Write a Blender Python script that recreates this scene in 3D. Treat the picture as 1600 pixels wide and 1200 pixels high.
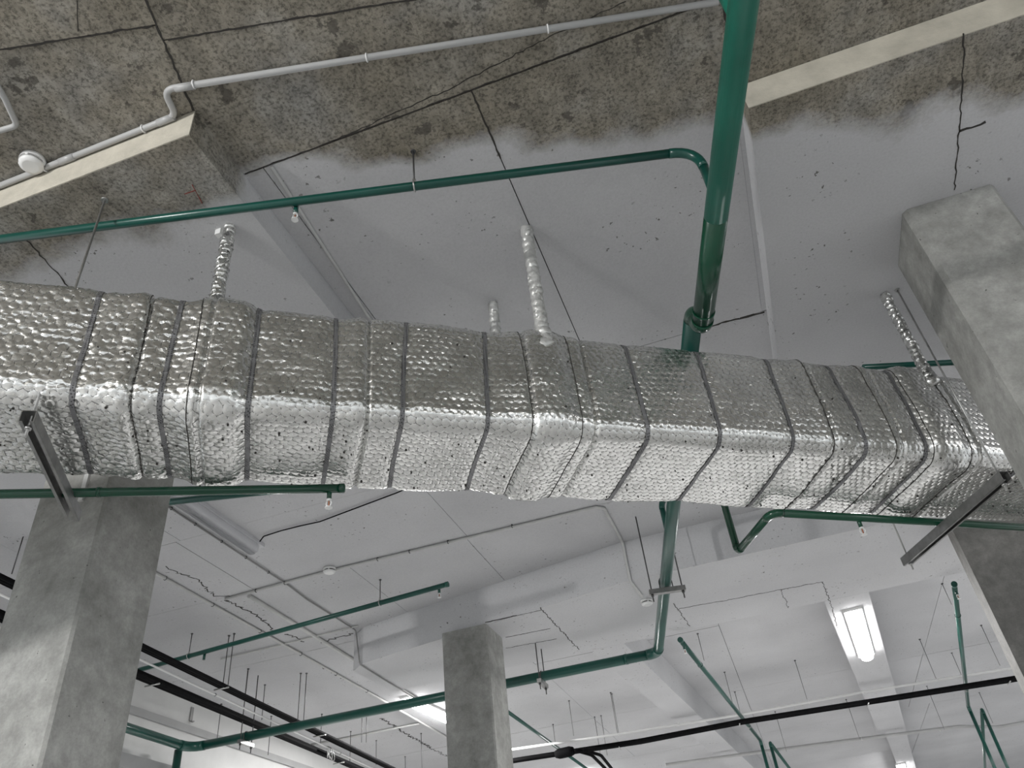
import bpy, math, random
import numpy as np
from mathutils import Vector, Matrix

random.seed(7)
rng = np.random.default_rng(11)
scene = bpy.context.scene
for o in list(bpy.data.objects):
    bpy.data.objects.remove(o, do_unlink=True)
COL = scene.collection

# ------------------------------------------------------------------ camera
F = 1230.0                         # focal length in pixels of a 1600x1200 frame
ZC = 1.6                           # camera height above the floor
up = Vector((605 - 800, -1000 - 600, F)).normalized()      # zenith seen from the camera (x right, y down, z forward)
def _hd(p, q):
    a = Vector((p[0] - 800, p[1] - 600, F)); b = Vector((q[0] - 800, q[1] - 600, F))
    return a.cross(b).cross(up).normalized()
AX = _hd((1169.5, 169), (1600, 22.75))                     # building axis x
if AX.x < 0: AX = -AX
AY = up.cross(AX)
if AY.z < 0: AY = -AY
ROT = Matrix((AX, AY, up))
cam_d = bpy.data.cameras.new('camera'); cam = bpy.data.objects.new('camera', cam_d); COL.objects.link(cam)
cam_d.sensor_width = 36.0; cam_d.lens = 36.0 * F / 1600.0
cam_d.clip_start = 0.05; cam_d.clip_end = 200
r_, u_, b_ = ROT @ Vector((1, 0, 0)), ROT @ Vector((0, -1, 0)), ROT @ Vector((0, 0, -1))
M = Matrix((r_, u_, b_)).transposed().to_4x4(); M.translation = Vector((0, 0, ZC))
cam.matrix_world = M
scene.camera = cam

def ray(x, y): return ROT @ Vector((x - 800, y - 600, F))
def pt(x, y, z):                   # where the line of sight through a pixel meets height z
    r = ray(x, y); t = (z - ZC) / r.z
    return Vector((r.x * t, r.y * t, z))
def zof(P, ypix):                  # height on the vertical through P that shows at pixel row ypix
    best = None
    for i in range(0, 560):
        z = -0.6 + ZC + i * 0.0075
        c = ROT.transposed() @ Vector((P[0], P[1], z - ZC))
        if c.z <= 0: continue
        e = abs(c.y / c.z * F + 600 - ypix)
        if best is None or e < best[0]: best = (e, z)
    return best[1]

# ------------------------------------------------------------------ world, exposure, light
w = bpy.data.worlds.new('World'); scene.world = w; w.use_nodes = True
bg = w.node_tree.nodes['Background']; bg.inputs[0].default_value = (0.93, 0.97, 1.0, 1); bg.inputs[1].default_value = 0.95
vs = scene.view_settings
vs.view_transform = 'Standard'; vs.look = 'None'; vs.exposure = 0.35; vs.gamma = 1.0; vs.use_curve_mapping = False
LAMP_W = 75.0                      # watts of each fluorescent fitting

SL, PN, MP = ZC + 2.75, ZC + 2.60, ZC + 2.42      # slab, near drop panels, far drop panel

# ------------------------------------------------------------------ materials
def new_mat(name):
    m = bpy.data.materials.new(name); m.use_nodes = True
    nt = m.node_tree; b = nt.nodes['Principled BSDF']
    return m, nt, b
def N(nt, t, **kw):
    n = nt.nodes.new(t)
    for k, v in kw.items(): setattr(n, k, v)
    return n
def mth(nt, op, a, b=None, clamp=False):
    n = N(nt, 'ShaderNodeMath', operation=op); n.use_clamp = clamp
    for i, v in enumerate((a, b)):
        if v is None: continue
        if isinstance(v, (int, float)): n.inputs[i].default_value = v
        else: nt.links.new(v, n.inputs[i])
    return n.outputs[0]
def noise(nt, scale, detail=4, rough=0.55, vec=None):
    n = N(nt, 'ShaderNodeTexNoise'); n.inputs['Scale'].default_value = scale
    n.inputs['Detail'].default_value = detail; n.inputs['Roughness'].default_value = rough
    if vec is not None: nt.links.new(vec, n.inputs['Vector'])
    return n.outputs['Fac']
def ramp(nt, fac, stops):
    n = N(nt, 'ShaderNodeValToRGB'); e = n.color_ramp.elements
    while len(e) < len(stops): e.new(0.5)
    for i, (p, c) in enumerate(stops):
        e[i].position = p; e[i].color = (c[0], c[1], c[2], 1) if not isinstance(c, (int, float)) else (c, c, c, 1)
    nt.links.new(fac, n.inputs[0]); return n.outputs[0]
def mix(nt, fac, a, b, mode='MIX'):
    n = N(nt, 'ShaderNodeMix', data_type='RGBA', blend_type=mode)
    for sock, v in ((n.inputs[0], fac), (n.inputs[6], a), (n.inputs[7], b)):
        if isinstance(v, (int, float)): sock.default_value = v
        elif isinstance(v, tuple): sock.default_value = (*v, 1)
        else: nt.links.new(v, sock)
    return n.outputs[2]
def bump(nt, b, h, strength, dist):
    n = N(nt, 'ShaderNodeBump'); n.inputs['Strength'].default_value = strength; n.inputs['Distance'].default_value = dist
    nt.links.new(h, n.inputs['Height']); nt.links.new(n.outputs[0], b.inputs['Normal']); return n
def simple(name, col, rough=0.5, metal=0.0, var=0.0, vscale=8.0, bmp=0.0, bscale=60.0, spec=0.5):
    m, nt, b = new_mat(name)
    b.inputs['Roughness'].default_value = rough; b.inputs['Metallic'].default_value = metal
    b.inputs['Specular IOR Level'].default_value = spec
    g = N(nt, 'ShaderNodeNewGeometry')
    if var:
        f = noise(nt, vscale, 5, 0.6, g.outputs['Position'])
        nt.links.new(ramp(nt, f, [(0.3, tuple(c * (1 - var) for c in col)), (0.7, tuple(min(1, c * (1 + var)) for c in col))]), b.inputs['Base Color'])
    else:
        b.inputs['Base Color'].default_value = (*col, 1)
    if bmp: bump(nt, b, noise(nt, bscale, 4, 0.6, g.outputs['Position']), bmp, 0.01)
    return m

def ceiling_mat():
    m, nt, b = new_mat('ceiling_concrete_and_sprayed_paint')
    g = N(nt, 'ShaderNodeNewGeometry'); P = g.outputs['Position']
    s = N(nt, 'ShaderNodeSeparateXYZ'); nt.links.new(P, s.inputs[0])
    # sprayed paint begins along a slanting line across the bays
    d = mth(nt, 'SUBTRACT', mth(nt, 'SUBTRACT', s.outputs[1], mth(nt, 'MULTIPLY', mth(nt, 'MAXIMUM', s.outputs[0], -1.45), 0.25)), 2.03)
    wob = mth(nt, 'MULTIPLY', mth(nt, 'SUBTRACT', noise(nt, 2.2, 3, 0.5, P), 0.5), 0.55)
    fz = mth(nt, 'MULTIPLY', mth(nt, 'SUBTRACT', noise(nt, 40, 3, 0.6, P), 0.5), 0.07)
    d2 = mth(nt, 'ADD', mth(nt, 'ADD', d, wob), fz)
    paint = mth(nt, 'ADD', mth(nt, 'MULTIPLY', d2, 9.0), 0.5, clamp=True)
    # bare concrete
    big = noise(nt, 1.7, 4, 0.6, P); mid = noise(nt, 9, 6, 0.7, P); fine = noise(nt, 75, 5, 0.75, P)
    bare = ramp(nt, big, [(0.32, (0.22, 0.198, 0.155)), (0.5, (0.275, 0.253, 0.21)), (0.66, (0.315, 0.305, 0.28))])
    bare = mix(nt, 0.75, bare, ramp(nt, mid, [(0.32, 0.62), (0.68, 1.22)]), 'MULTIPLY')
    bare = mix(nt, 0.8, bare, ramp(nt, fine, [(0.38, 0.34), (0.53, 1.12)]), 'MULTIPLY')
    mp = N(nt, 'ShaderNodeMapping'); mp.inputs['Rotation'].default_value = (0, 0, 0.3); mp.inputs['Scale'].default_value = (30, 7, 10)
    nt.links.new(P, mp.inputs[0])
    grain = noise(nt, 1.0, 5, 0.7, mp.outputs[0])
    bare = mix(nt, 0.55, bare, ramp(nt, grain, [(0.35, 0.6), (0.6, 1.1)]), 'MULTIPLY')
    stain = noise(nt, 5.5, 6, 0.65, P)
    bare = mix(nt, ramp(nt, stain, [(0.615, 0.0), (0.64, 0.7)]), bare, (0.06, 0.055, 0.047))
    # paint
    pc = ramp(nt, noise(nt, 1.1, 3, 0.5, P), [(0.3, (0.47, 0.47, 0.48)), (0.7, (0.55, 0.55, 0.56))])
    pc = mix(nt, 0.5, pc, ramp(nt, noise(nt, 90, 3, 0.6, P), [(0.3, 0.86), (0.6, 1.03)]), 'MULTIPLY')
    spots = ramp(nt, noise(nt, 34, 3, 0.6, P), [(0.655, 0.0), (0.685, 0.9)])
    patches = ramp(nt, noise(nt, 2.1, 2, 0.5, P), [(0.50, 0.0), (0.60, 1.0)])
    pc = mix(nt, mth(nt, 'MULTIPLY', spots, patches), pc, (0.10, 0.095, 0.085))
    c = mix(nt, paint, bare, pc)
    nt.links.new(c, b.inputs['Base Color'])
    b.inputs['Roughness'].default_value = 0.85; b.inputs['Specular IOR Level'].default_value = 0.25
    h = mth(nt, 'ADD', mth(nt, 'MULTIPLY', mid, 0.6), mth(nt, 'MULTIPLY', fine, 0.4))
    bump(nt, b, h, 0.35, 0.008)
    return m
def column_mat(name, lo, hi):
    m, nt, b = new_mat(name)
    g = N(nt, 'ShaderNodeNewGeometry'); P = g.outputs['Position']
    big = noise(nt, 2.6, 6, 0.65, P)
    c = ramp(nt, big, [(0.3, lo), (0.55, tuple((a + q) / 2 for a, q in zip(lo, hi))), (0.72, hi)])
    c = mix(nt, 0.6, c, ramp(nt, noise(nt, 14, 6, 0.7, P), [(0.32, 0.62), (0.66, 1.18)]), 'MULTIPLY')
    c = mix(nt, 0.5, c, ramp(nt, noise(nt, 80, 4, 0.7, P), [(0.3, 0.8), (0.6, 1.04)]), 'MULTIPLY')
    sp = ramp(nt, noise(nt, 48, 2, 0.5, P), [(0.74, 0.0), (0.77, 0.8)])
    c = mix(nt, sp, c, (0.05, 0.05, 0.045))
    nt.links.new(c, b.inputs['Base Color']); b.inputs['Roughness'].default_value = 0.8; b.inputs['Specular IOR Level'].default_value = 0.3
    bump(nt, b, mth(nt, 'ADD', noise(nt, 9, 6, 0.7, P), mth(nt, 'MULTIPLY', noise(nt, 60, 4, 0.7, P), 0.3)), 0.35, 0.01)
    return m
def foil_mat():
    m, nt, b = new_mat('crumpled_aluminium_foil')
    g = N(nt, 'ShaderNodeNewGeometry'); P = g.outputs['Position']
    b.inputs['Metallic'].default_value = 0.93; b.inputs['Roughness'].default_value = 0.27
    nt.links.new(ramp(nt, noise(nt, 5, 5, 0.6, P), [(0.3, (0.62, 0.62, 0.60)), (0.7, (0.80, 0.80, 0.78))]), b.inputs['Base Color'])
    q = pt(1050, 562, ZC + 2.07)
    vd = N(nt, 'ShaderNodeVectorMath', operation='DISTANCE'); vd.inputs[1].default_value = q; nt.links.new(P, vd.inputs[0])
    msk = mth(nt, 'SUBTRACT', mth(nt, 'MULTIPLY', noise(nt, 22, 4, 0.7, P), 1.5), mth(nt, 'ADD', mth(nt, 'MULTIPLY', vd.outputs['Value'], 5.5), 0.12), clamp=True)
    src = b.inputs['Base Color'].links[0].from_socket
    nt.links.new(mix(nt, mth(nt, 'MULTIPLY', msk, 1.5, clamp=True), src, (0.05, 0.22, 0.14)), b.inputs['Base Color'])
    nt.links.new(ramp(nt, noise(nt, 30, 3, 0.6, P), [(0.3, 0.19), (0.7, 0.32)]), b.inputs['Roughness'])
    mp = N(nt, 'ShaderNodeMapping'); mp.inputs['Rotation'].default_value = (0, 0, -0.583); mp.inputs['Scale'].default_value = (20, 40, 46)
    nt.links.new(P, mp.inputs[0])
    v = N(nt, 'ShaderNodeTexVoronoi', feature='F1'); v.inputs['Scale'].default_value = 1.6
    nt.links.new(mp.outputs[0], v.inputs['Vector'])
    wr = noise(nt, 1.6, 5, 0.65, mp.outputs[0])
    fine = noise(nt, 160, 4, 0.7, P)
    mp2 = N(nt, 'ShaderNodeMapping'); mp2.inputs['Rotation'].default_value = (0, 0, -0.583); mp2.inputs['Scale'].default_value = (7, 16, 26)
    nt.links.new(P, mp2.inputs[0])
    cre = mth(nt, 'ABSOLUTE', mth(nt, 'SUBTRACT', noise(nt, 1.0, 3, 0.6, mp2.outputs[0]), 0.5))
    cre = ramp(nt, cre, [(0.0, 1.0), (0.03, 0.0)])
    h = mth(nt, 'ADD', mth(nt, 'ADD', mth(nt, 'MULTIPLY', v.outputs['Distance'], 0.25), mth(nt, 'MULTIPLY', wr, 0.7)), mth(nt, 'ADD', mth(nt, 'MULTIPLY', fine, 0.10), mth(nt, 'MULTIPLY', cre, 0.5)))
    bump(nt, b, h, 0.16, 0.006)
    return m
def strap_mat():
    m, nt, b = new_mat('perforated_galvanised_strap')
    g = N(nt, 'ShaderNodeNewGeometry')
    v = N(nt, 'ShaderNodeTexVoronoi', feature='F1'); v.inputs['Scale'].default_value = 120
    v.inputs['Randomness'].default_value = 0.15
    nt.links.new(g.outputs['Position'], v.inputs['Vector'])
    nt.links.new(ramp(nt, v.outputs['Distance'], [(0.30, (0.05, 0.05, 0.052)), (0.42, (0.20, 0.20, 0.205))]), b.inputs['Base Color'])
    b.inputs['Metallic'].default_value = 0.55; b.inputs['Roughness'].default_value = 0.45
    return m
def emit_mat(name, col, s):
    m, nt, b = new_mat(name)
    b.inputs['Base Color'].default_value = (0.9, 0.9, 0.9, 1)
    b.inputs['Emission Color'].default_value = (*col, 1); b.inputs['Emission Strength'].default_value = s
    return m

MT = dict(
    ceil=ceiling_mat(),
    column=column_mat('column_concrete', (0.22, 0.22, 0.205), (0.45, 0.45, 0.43)),
    shadewall=column_mat('shaded_pier_concrete', (0.17, 0.165, 0.155), (0.27, 0.265, 0.25)),  # darker than the columns: shade from duct and panels put into the colour
    foil=foil_mat(), strap=strap_mat(),
    wire=simple('galvanised_wire', (0.22, 0.22, 0.215), 0.4, 0.85),
    teal=simple('teal_green_pipe_paint', (0.008, 0.145, 0.098), 0.36, 0, 0.18, 5, 0.03, 90),
    tealdark=simple('dark_teal_pipe_paint', (0.004, 0.062, 0.047), 0.28, 0, 0.15, 5, 0.03, 90),
    green=simple('bottle_green_pipe_paint', (0.003, 0.048, 0.024), 0.2, 0, 0.12, 5, 0.02, 90),
    steel=simple('zinc_plated_steel', (0.44, 0.44, 0.43), 0.38, 0.85, 0.12, 30),
    darksteel=simple('dark_rod_steel', (0.09, 0.09, 0.09), 0.5, 0.6),
    strut=simple('worn_strut_steel', (0.26, 0.26, 0.255), 0.36, 0.85, 0.2, 25),
    rodgrey=simple('grey_rod_steel', (0.25, 0.25, 0.245), 0.5, 0.5),
    black=simple('black_cable_sheath', (0.005, 0.005, 0.0055), 0.75, 0, 0.3, 10, spec=0.06),
    pvc=simple('grey_pvc', (0.40, 0.40, 0.395), 0.42, 0, 0.06, 8),
    white=simple('white_plastic', (0.72, 0.72, 0.71), 0.4),
    conduit=simple('pale_painted_conduit', (0.50, 0.50, 0.49), 0.6, 0, 0.08, 8),
    wallp=simple('white_wall_paint', (0.60, 0.60, 0.59), 0.85, 0, 0.07, 2, 0.1, 40),
    ledge=simple('grey_wall_band', (0.36, 0.36, 0.36), 0.85, 0, 0.08, 3),
    floor=simple('pale_concrete_floor', (0.47, 0.47, 0.47), 0.7, 0, 0.1, 1.5, 0.1, 20),
    crack=simple('crack_dirt', (0.035, 0.032, 0.028), 0.95),
    groove=simple('joint_mortar_dark', (0.07, 0.065, 0.058), 0.95),
    wrap=simple('pale_foil_tape', (0.62, 0.62, 0.60), 0.42, 0.55, 0.15, 20, 0.5, 45),
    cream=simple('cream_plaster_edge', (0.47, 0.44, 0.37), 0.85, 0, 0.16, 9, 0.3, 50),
    lit=emit_mat('lit_diffuser', (1.0, 0.99, 0.98), 22.0),
    unlit=simple('frosted_lamp_cover', (0.55, 0.55, 0.57), 0.35, 0, 0.04, 6),
    brass=simple('brass', (0.55, 0.38, 0.16), 0.35, 0.9),
    bulb=simple('red_glass_bulb', (0.35, 0.12, 0.05), 0.2),
    red=simple('red_marker_paint', (0.22, 0.03, 0.02), 0.7),
)

# ------------------------------------------------------------------ geometry helpers
class MB:
    def __init__(self): self.v = []; self.f = []; self.sm = []
    def quadbox(self, c, ax, ay, az):
        c = Vector(c); i = len(self.v)
        for sz in (-1, 1):
            for sx, sy in ((-1, -1), (1, -1), (1, 1), (-1, 1)):
                self.v.append(c + ax * sx + ay * sy + az * sz)
        for q in ((3, 2, 1, 0), (4, 5, 6, 7), (0, 1, 5, 4), (1, 2, 6, 5), (2, 3, 7, 6), (3, 0, 4, 7)):
            self.f.append([i + k for k in q]); self.sm.append(False)
        return self
    def box(self, x0, x1, y0, y1, z0, z1):
        return self.quadbox(((x0 + x1) / 2, (y0 + y1) / 2, (z0 + z1) / 2), Vector(((x1 - x0) / 2, 0, 0)), Vector((0, (y1 - y0) / 2, 0)), Vector((0, 0, (z1 - z0) / 2)))
    def bar(self, p, q, w, h, upv=(0, 0, 1)):
        p, q = Vector(p), Vector(q); d = q - p; L = d.length; d.normalize()
        s = d.cross(Vector(upv)).normalized(); t = s.cross(d).normalized()
        return self.quadbox((p + q) / 2, d * (L / 2), s * (w / 2), t * (h / 2))
    def prism(self, poly, z0, z1):
        i = len(self.v); n = len(poly)
        a = sum(poly[k][0] * poly[(k + 1) % n][1] - poly[(k + 1) % n][0] * poly[k][1] for k in range(n))
        if a < 0: poly = poly[::-1]
        for z in (z0, z1):
            for p in poly: self.v.append(Vector((p[0], p[1], z)))
        self.f.append([i + k for k in range(n)][::-1]); self.f.append([i + n + k for k in range(n)])
        for k in range(n): self.f.append([i + k, i + (k + 1) % n, i + n + (k + 1) % n, i + n + k])
        self.sm += [False] * (n + 2)
        return self
    def tube(self, pts, r, seg=12, cap=True, radii=None):
        pts = [Vector(p) for p in pts]; n = len(pts); i = len(self.v)
        t0 = (pts[1] - pts[0]).normalized()
        ref = Vector((0, 0, 1)) if abs(t0.z) < 0.9 else Vector((1, 0, 0))
        s = t0.cross(ref).normalized()
        for k, p in enumerate(pts):
            t = (pts[min(k + 1, n - 1)] - pts[max(k - 1, 0)]).normalized()
            s = (s - t * s.dot(t)).normalized(); q = t.cross(s)
            rr = radii[k] if radii else r
            for j in range(seg):
                a = 2 * math.pi * j / seg
                self.v.append(p + (s * math.cos(a) + q * math.sin(a)) * rr)
        for k in range(n - 1):
            for j in range(seg):
                a = i + k * seg + j; b2 = i + k * seg + (j + 1) % seg
                self.f.append([a, b2, b2 + seg, a + seg]); self.sm.append(True)
        if cap:
            self.f.append([i + j for j in range(seg)][::-1]); self.sm.append(False)
            self.f.append([i + (n - 1) * seg + j for j in range(seg)]); self.sm.append(False)
        return self
    def ring(self, c, axis, R, r, seg=20, sub=8):
        c, axis = Vector(c), Vector(axis).normalized()
        ref = Vector((0, 0, 1)) if abs(axis.z) < 0.9 else Vector((1, 0, 0))
        s = axis.cross(ref).normalized(); t = axis.cross(s); i = len(self.v)
        for k in range(seg):
            a = 2 * math.pi * k / seg; d = s * math.cos(a) + t * math.sin(a)
            for j in range(sub):
                b2 = 2 * math.pi * j / sub
                self.v.append(c + d * (R + r * math.cos(b2)) + axis * (r * math.sin(b2)))
        for k in range(seg):
            for j in range(sub):
                a0 = i + k * sub + j; a1 = i + k * sub + (j + 1) % sub
                b0 = i + ((k + 1) % seg) * sub + j; b1 = i + ((k + 1) % seg) * sub + (j + 1) % sub
                self.f.append([a0, b0, b1, a1]); self.sm.append(True)
        return self
    def build(self, name, mat, parent=None, base=None):
        me = bpy.data.meshes.new(name)
        org = Vector((0, 0, 0))
        if parent is not None:
            q = parent
            while q is not None: org += q.location; q = q.parent
            off = Vector((0, 0, 0))
            # each part keeps its own origin in its middle
            c = sum((Vector(p) for p in self.v), Vector()) / len(self.v)
            loc = c - org
            org = c
        else:
            xs = [p[0] for p in self.v]; ys = [p[1] for p in self.v]; zs = [p[2] for p in self.v]
            org = Vector(((min(xs) + max(xs)) / 2, (min(ys) + max(ys)) / 2, min(zs))) if base is None else Vector(base)
            loc = org
        me.from_pydata([tuple(Vector(p) - org) for p in self.v], [], self.f)
        me.polygons.foreach_set('use_smooth', self.sm)
        me.materials.append(mat); me.update()
        o = bpy.data.objects.new(name, me); COL.objects.link(o)
        o.parent = parent; o.location = loc
        return o
def tag(o, label=None, cat=None, group=None, kind=None):
    if label: o['label'] = label
    if cat: o['category'] = cat
    if group: o['group'] = group
    if kind: o['kind'] = kind
    return o
def thing(name, loc, label, cat, group=None):
    o = bpy.data.objects.new(name, None); COL.objects.link(o); o.location = Vector(loc)
    o.empty_display_size = 0.1
    return tag(o, label, cat, group)
def fillet(pts, rad, n=8):
    """split a polyline into straight pieces and elbow arcs"""
    pts = [Vector(p) for p in pts]; out = []; cur = pts[0]
    for i in range(1, len(pts) - 1):
        a = (pts[i - 1] - pts[i]).normalized(); b2 = (pts[i + 1] - pts[i]).normalized()
        ang = a.angle(b2); rr = rad[i - 1] if isinstance(rad, (list, tuple)) else rad
        d = min(rr / math.tan(ang / 2), 0.49 * (pts[i - 1] - pts[i]).length, 0.49 * (pts[i + 1] - pts[i]).length)
        p0 = pts[i] + a * d; p1 = pts[i] + b2 * d
        out.append(('s', [cur, p0]))
        arc = []
        for k in range(n + 1):
            t = k / n; arc.append(p0 * (1 - t) ** 2 + pts[i] * 2 * t * (1 - t) + p1 * t * t)
        # pull the quadratic closer to a round bend
        out.append(('e', arc)); cur = p1
    out.append(('s', [cur, pts[-1]])); return out
def smooth_path(pts, rad, n=6):
    res = []
    for k, q in fillet(pts, rad, n):
        for p in q:
            if not res or (p - res[-1]).length > 1e-5: res.append(p)
    return res
def pipe_parts(parent, pts, r, bend, mat, emat=None, seg=20, ename='elbow', pname='pipe'):
    for k, q in fillet(pts, bend):
        if k == 's':
            if (q[1] - q[0]).length > 1e-3: MB().tube(q, r, seg).build(pname, mat, parent)
        else:
            e = MB().tube(q, r * 1.07, seg)
            e.build(ename, emat or mat, parent)
def collar(parent, p, d, r, mat, name='weld_collar', L=0.012):
    d = Vector(d).normalized(); p = Vector(p)
    return MB().tube([p - d * L, p + d * L], r, 18).build(name, mat, parent)
def sprinkler(parent, p, r, pmat):
    """pendent head under a pipe axis point p"""
    p = Vector(p)
    MB().tube([p, p - Vector((0, 0, r + 0.028))], r * 0.55, 10).build('nipple', pmat, parent)
    q = p - Vector((0, 0, r + 0.028)); h = MB()
    h.tube([q, q - Vector((0, 0, 0.008))], 0.010, 10)
    for s in (-1, 1):
        h.tube([q + Vector((s * 0.008, 0, -0.006)), q + Vector((s * 0.011, 0, -0.018)), q + Vector((s * 0.004, 0, -0.034))], 0.0028, 6)
    h.tube([q - Vector((0, 0, 0.034)), q - Vector((0, 0, 0.037))], 0.014, 12)
    o = h.build('sprinkler_head', MT['white'], parent)
    MB().tube([q - Vector((0, 0, 0.008)), q - Vector((0, 0, 0.032))], 0.0028, 6).build('bulb', MT['bulb'], o)

# ------------------------------------------------------------------ setting: floor, ceiling, walls
X0, X1, Y0, Y1 = -5.75, 9.0, -5.0, 27.0
fl = MB().box(-14, 18, -13, 27, -0.2, 0.0).build('floor', MT['floor']); tag(fl, 'pale concrete floor of the hall', 'floor', kind='structure')
ce = MB().box(X0 - 0.3, X1, Y0, Y1, SL + 0.022, SL + 0.30).build('ceiling', MT['groove']); tag(ce, 'concrete slab ceiling, bare at the front and sprayed grey behind', 'ceiling', kind='structure')
GAP = 0.0024
def clip_poly(poly, a, b2, c):           # keep a*x+b*y<=c
    out = []
    for i in range(len(poly)):
        p, q = poly[i], poly[(i + 1) % len(poly)]
        fp, fq = a * p[0] + b2 * p[1] - c, a * q[0] + b2 * q[1] - c
        if fp <= 0: out.append(p)
        if (fp < 0 < fq) or (fq < 0 < fp):
            t = fp / (fp - fq); out.append((p[0] + t * (q[0] - p[0]), p[1] + t * (q[1] - p[1])))
    return out
def cut(poly, p, q, side):               # keep the part left (+1) or right (-1) of p->q, less the joint
    dx, dy = q[0] - p[0], q[1] - p[1]; L = math.hypot(dx, dy); a, b2 = dy / L, -dx / L
    if side < 0: a, b2 = -a, -b2
    return clip_poly(poly, a, b2, a * p[0] + b2 * p[1] - GAP)
def slab(poly, jit=0.0):
    if len(poly) < 3: return
    return MB().prism(poly, SL + jit, SL + 0.024).build('slab', MT['ceil'], ce)
def rect(x0, x1, y0, y1): return [(x0, y0), (x1, y0), (x1, y1), (x0, y1)]
JB = ((-1.35, 0.93), (-1.46, 1.33)); J1 = ((-1.91, 0.89), (-1.38, 1.01)); K = ((-1.37, 1.07), (-0.5, 1.26)); TH = ((-1.60, 0.83), (-1.63, 0.93))
front = rect(X0, 0.516, Y0, 1.655)
west = cut(front, *JB, 1); east = cut(front, *JB, -1)
slab(cut(west, *J1, -1)); slab(cut(west, *J1, 1), 0.002)
slab(cut(east, *K, -1), 0.001); slab(cut(east, *K, 1))
slab(rect(0.5185, X1, Y0, 3.475), 0.001)
def row(y0, y1, xs):
    for a, b2 in zip(xs[:-1], xs[1:]): slab(rect(a + GAP, b2 - GAP, y0 + GAP, y1 - GAP), random.choice((0, 0.001, 0.002)))
row(1.66, 3.48, [X0, -1.37, -0.455, 0.52])
row(3.48, 4.17, [X0, -4.7, -3.66, -1.84, 0.9, 3.4, X1])
row(4.17, 5.15, [X0, -4.7, -3.70, -1.84, 0.9, 3.4, X1])
row(5.15, 6.60, [X0, -4.12, -2.85, -1.86, 0.9, 3.4, X1])
row(6.60, 8.30, [X0, -4.15, -2.3, -0.3, 1.9, 4.4, X1])
row(8.30, 10.9, [X0, -4.2, -2.3, -0.3, 1.9, 4.4, X1])
row(10.9, 13.6, [X0, -4.2, -2.3, -0.3, 1.9, 4.4, X1])
row(13.6, 16.8, [X0, -3.2, -0.3, 2.2, 4.8, X1])
row(16.8, 20.5, [X0, -3.2, -0.3, 2.2, 4.8, X1])
row(20.5, Y1, [X0, -1.2, 3.0, X1])
# thickened panels round the column heads
pl = MB().prism([(X0, 1.342), (-1.458, 1.342), (-1.462, 3.42), (X0, 3.42)], PN, SL + 0.02).build('drop_panel', MT['ceil'], ce)
pr_ = MB().prism([(0.536, 2.05), (5.2, 2.05), (5.2, 4.14), (0.546, 4.14)], PN, SL + 0.02).build('drop_panel', MT['ceil'], ce)
pm = MB().prism([(-3.50, 6.47), (-3.34, 6.34), (-0.80, 5.85), (6.0, 5.85), (6.0, 7.24), (-3.50, 7.24)], MP, SL + 0.02).build('drop_panel', MT['ceil'], ce)
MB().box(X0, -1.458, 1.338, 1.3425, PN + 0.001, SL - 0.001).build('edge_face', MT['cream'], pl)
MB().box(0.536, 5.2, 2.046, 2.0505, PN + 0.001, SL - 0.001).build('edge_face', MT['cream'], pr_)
def beam(x0, x1, y0, y1, sk, z=MP):
    MB().prism([(x0, y0), (x1, y0), (x1 + sk * (y1 - y0), y1), (x0 + sk * (y1 - y0), y1)], z, SL + 0.02).build('beam', MT['ceil'], ce)
beam(-1.46, -1.14, 7.242, 20, 0.083)
beam(0.67, 1.05, 7.242, 13.3, 0.11)
beam(1.42, 1.72, 13.302, 21, 0.11, MP + 0.10)
tag(pl, 'drop panel round the left column head, cream front edge'); tag(pr_, 'drop panel round the right column head, long cream front edge'); tag(pm, 'deep far drop panel with a bent front face')

wl = MB().box(X0 - 0.3, X0, 3.6, Y1, 0.002, SL + 0.02).build('wall_left', MT['wallp']); tag(wl, 'pale painted wall behind the black cable runs', 'wall', kind='structure')
for z0, z1, t in ((ZC + 2.40, ZC + 2.47, 0.03), (ZC + 1.93, ZC + 2.05, 0.05)):
    MB().box(X0 - 0.01, X0 + t, 3.0, Y1, z0, z1).build('band', MT['ledge'], wl)  # raised strips in a darker grey than the wall
wf = MB().box(X0 - 0.3, X1 + 6, Y1, Y1 + 0.3, 0.002, SL + 0.02).build('wall_far', MT['wallp']); tag(wf, 'pale far wall of the hall', 'wall', kind='structure')
wr = MB().box(1.586, 3.2, 6.06, 6.24, 0.0, MP + 0.01).build('wall_right', MT['shadewall']); tag(wr, 'concrete wall pier at the right, coloured dark for shade, with a pale end edge', 'wall', kind='structure')

# cracks and scars in the ceiling
def crack(pts, wid, z, jag=0.008, parent=ce, mat='crack', name='crack', sub=0.022):
    P = [Vector(p) for p in pts]; L = []
    for a, b2 in zip(P[:-1], P[1:]):
        n = max(1, int((b2 - a).length / sub))
        for k in range(n):
            q = a.lerp(b2, k / n)
            L.append(q + Vector((random.uniform(-jag, jag), random.uniform(-jag, jag), 0)))
    L.append(P[-1]); m = MB(); i0 = 0; n = len(L)
    for k, q in enumerate(L):
        t = (L[min(k + 1, n - 1)] - L[max(k - 1, 0)]).normalized(); s = Vector((-t.y, t.x, 0)) * wid * random.uniform(0.25, 0.6)
        for zz in (z - 0.0012, z + 0.004):
            m.v += [Vector((q.x + s.x, q.y + s.y, zz)), Vector((q.x - s.x, q.y - s.y, zz))]
    for k in range(n - 1):
        a = 4 * k; b2 = a + 4
        for q in ((a, a + 1, b2 + 1, b2), (a + 2, b2 + 2, b2 + 3, a + 3), (a, b2, b2 + 2, a + 2), (a + 1, a + 3, b2 + 3, b2 + 1)):
            m.f.append(list(q)); m.sm.append(False)
    return m.build(name, MT[mat], parent)
def pc(l, z): return [pt(x, y, z) for x, y in l]
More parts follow.
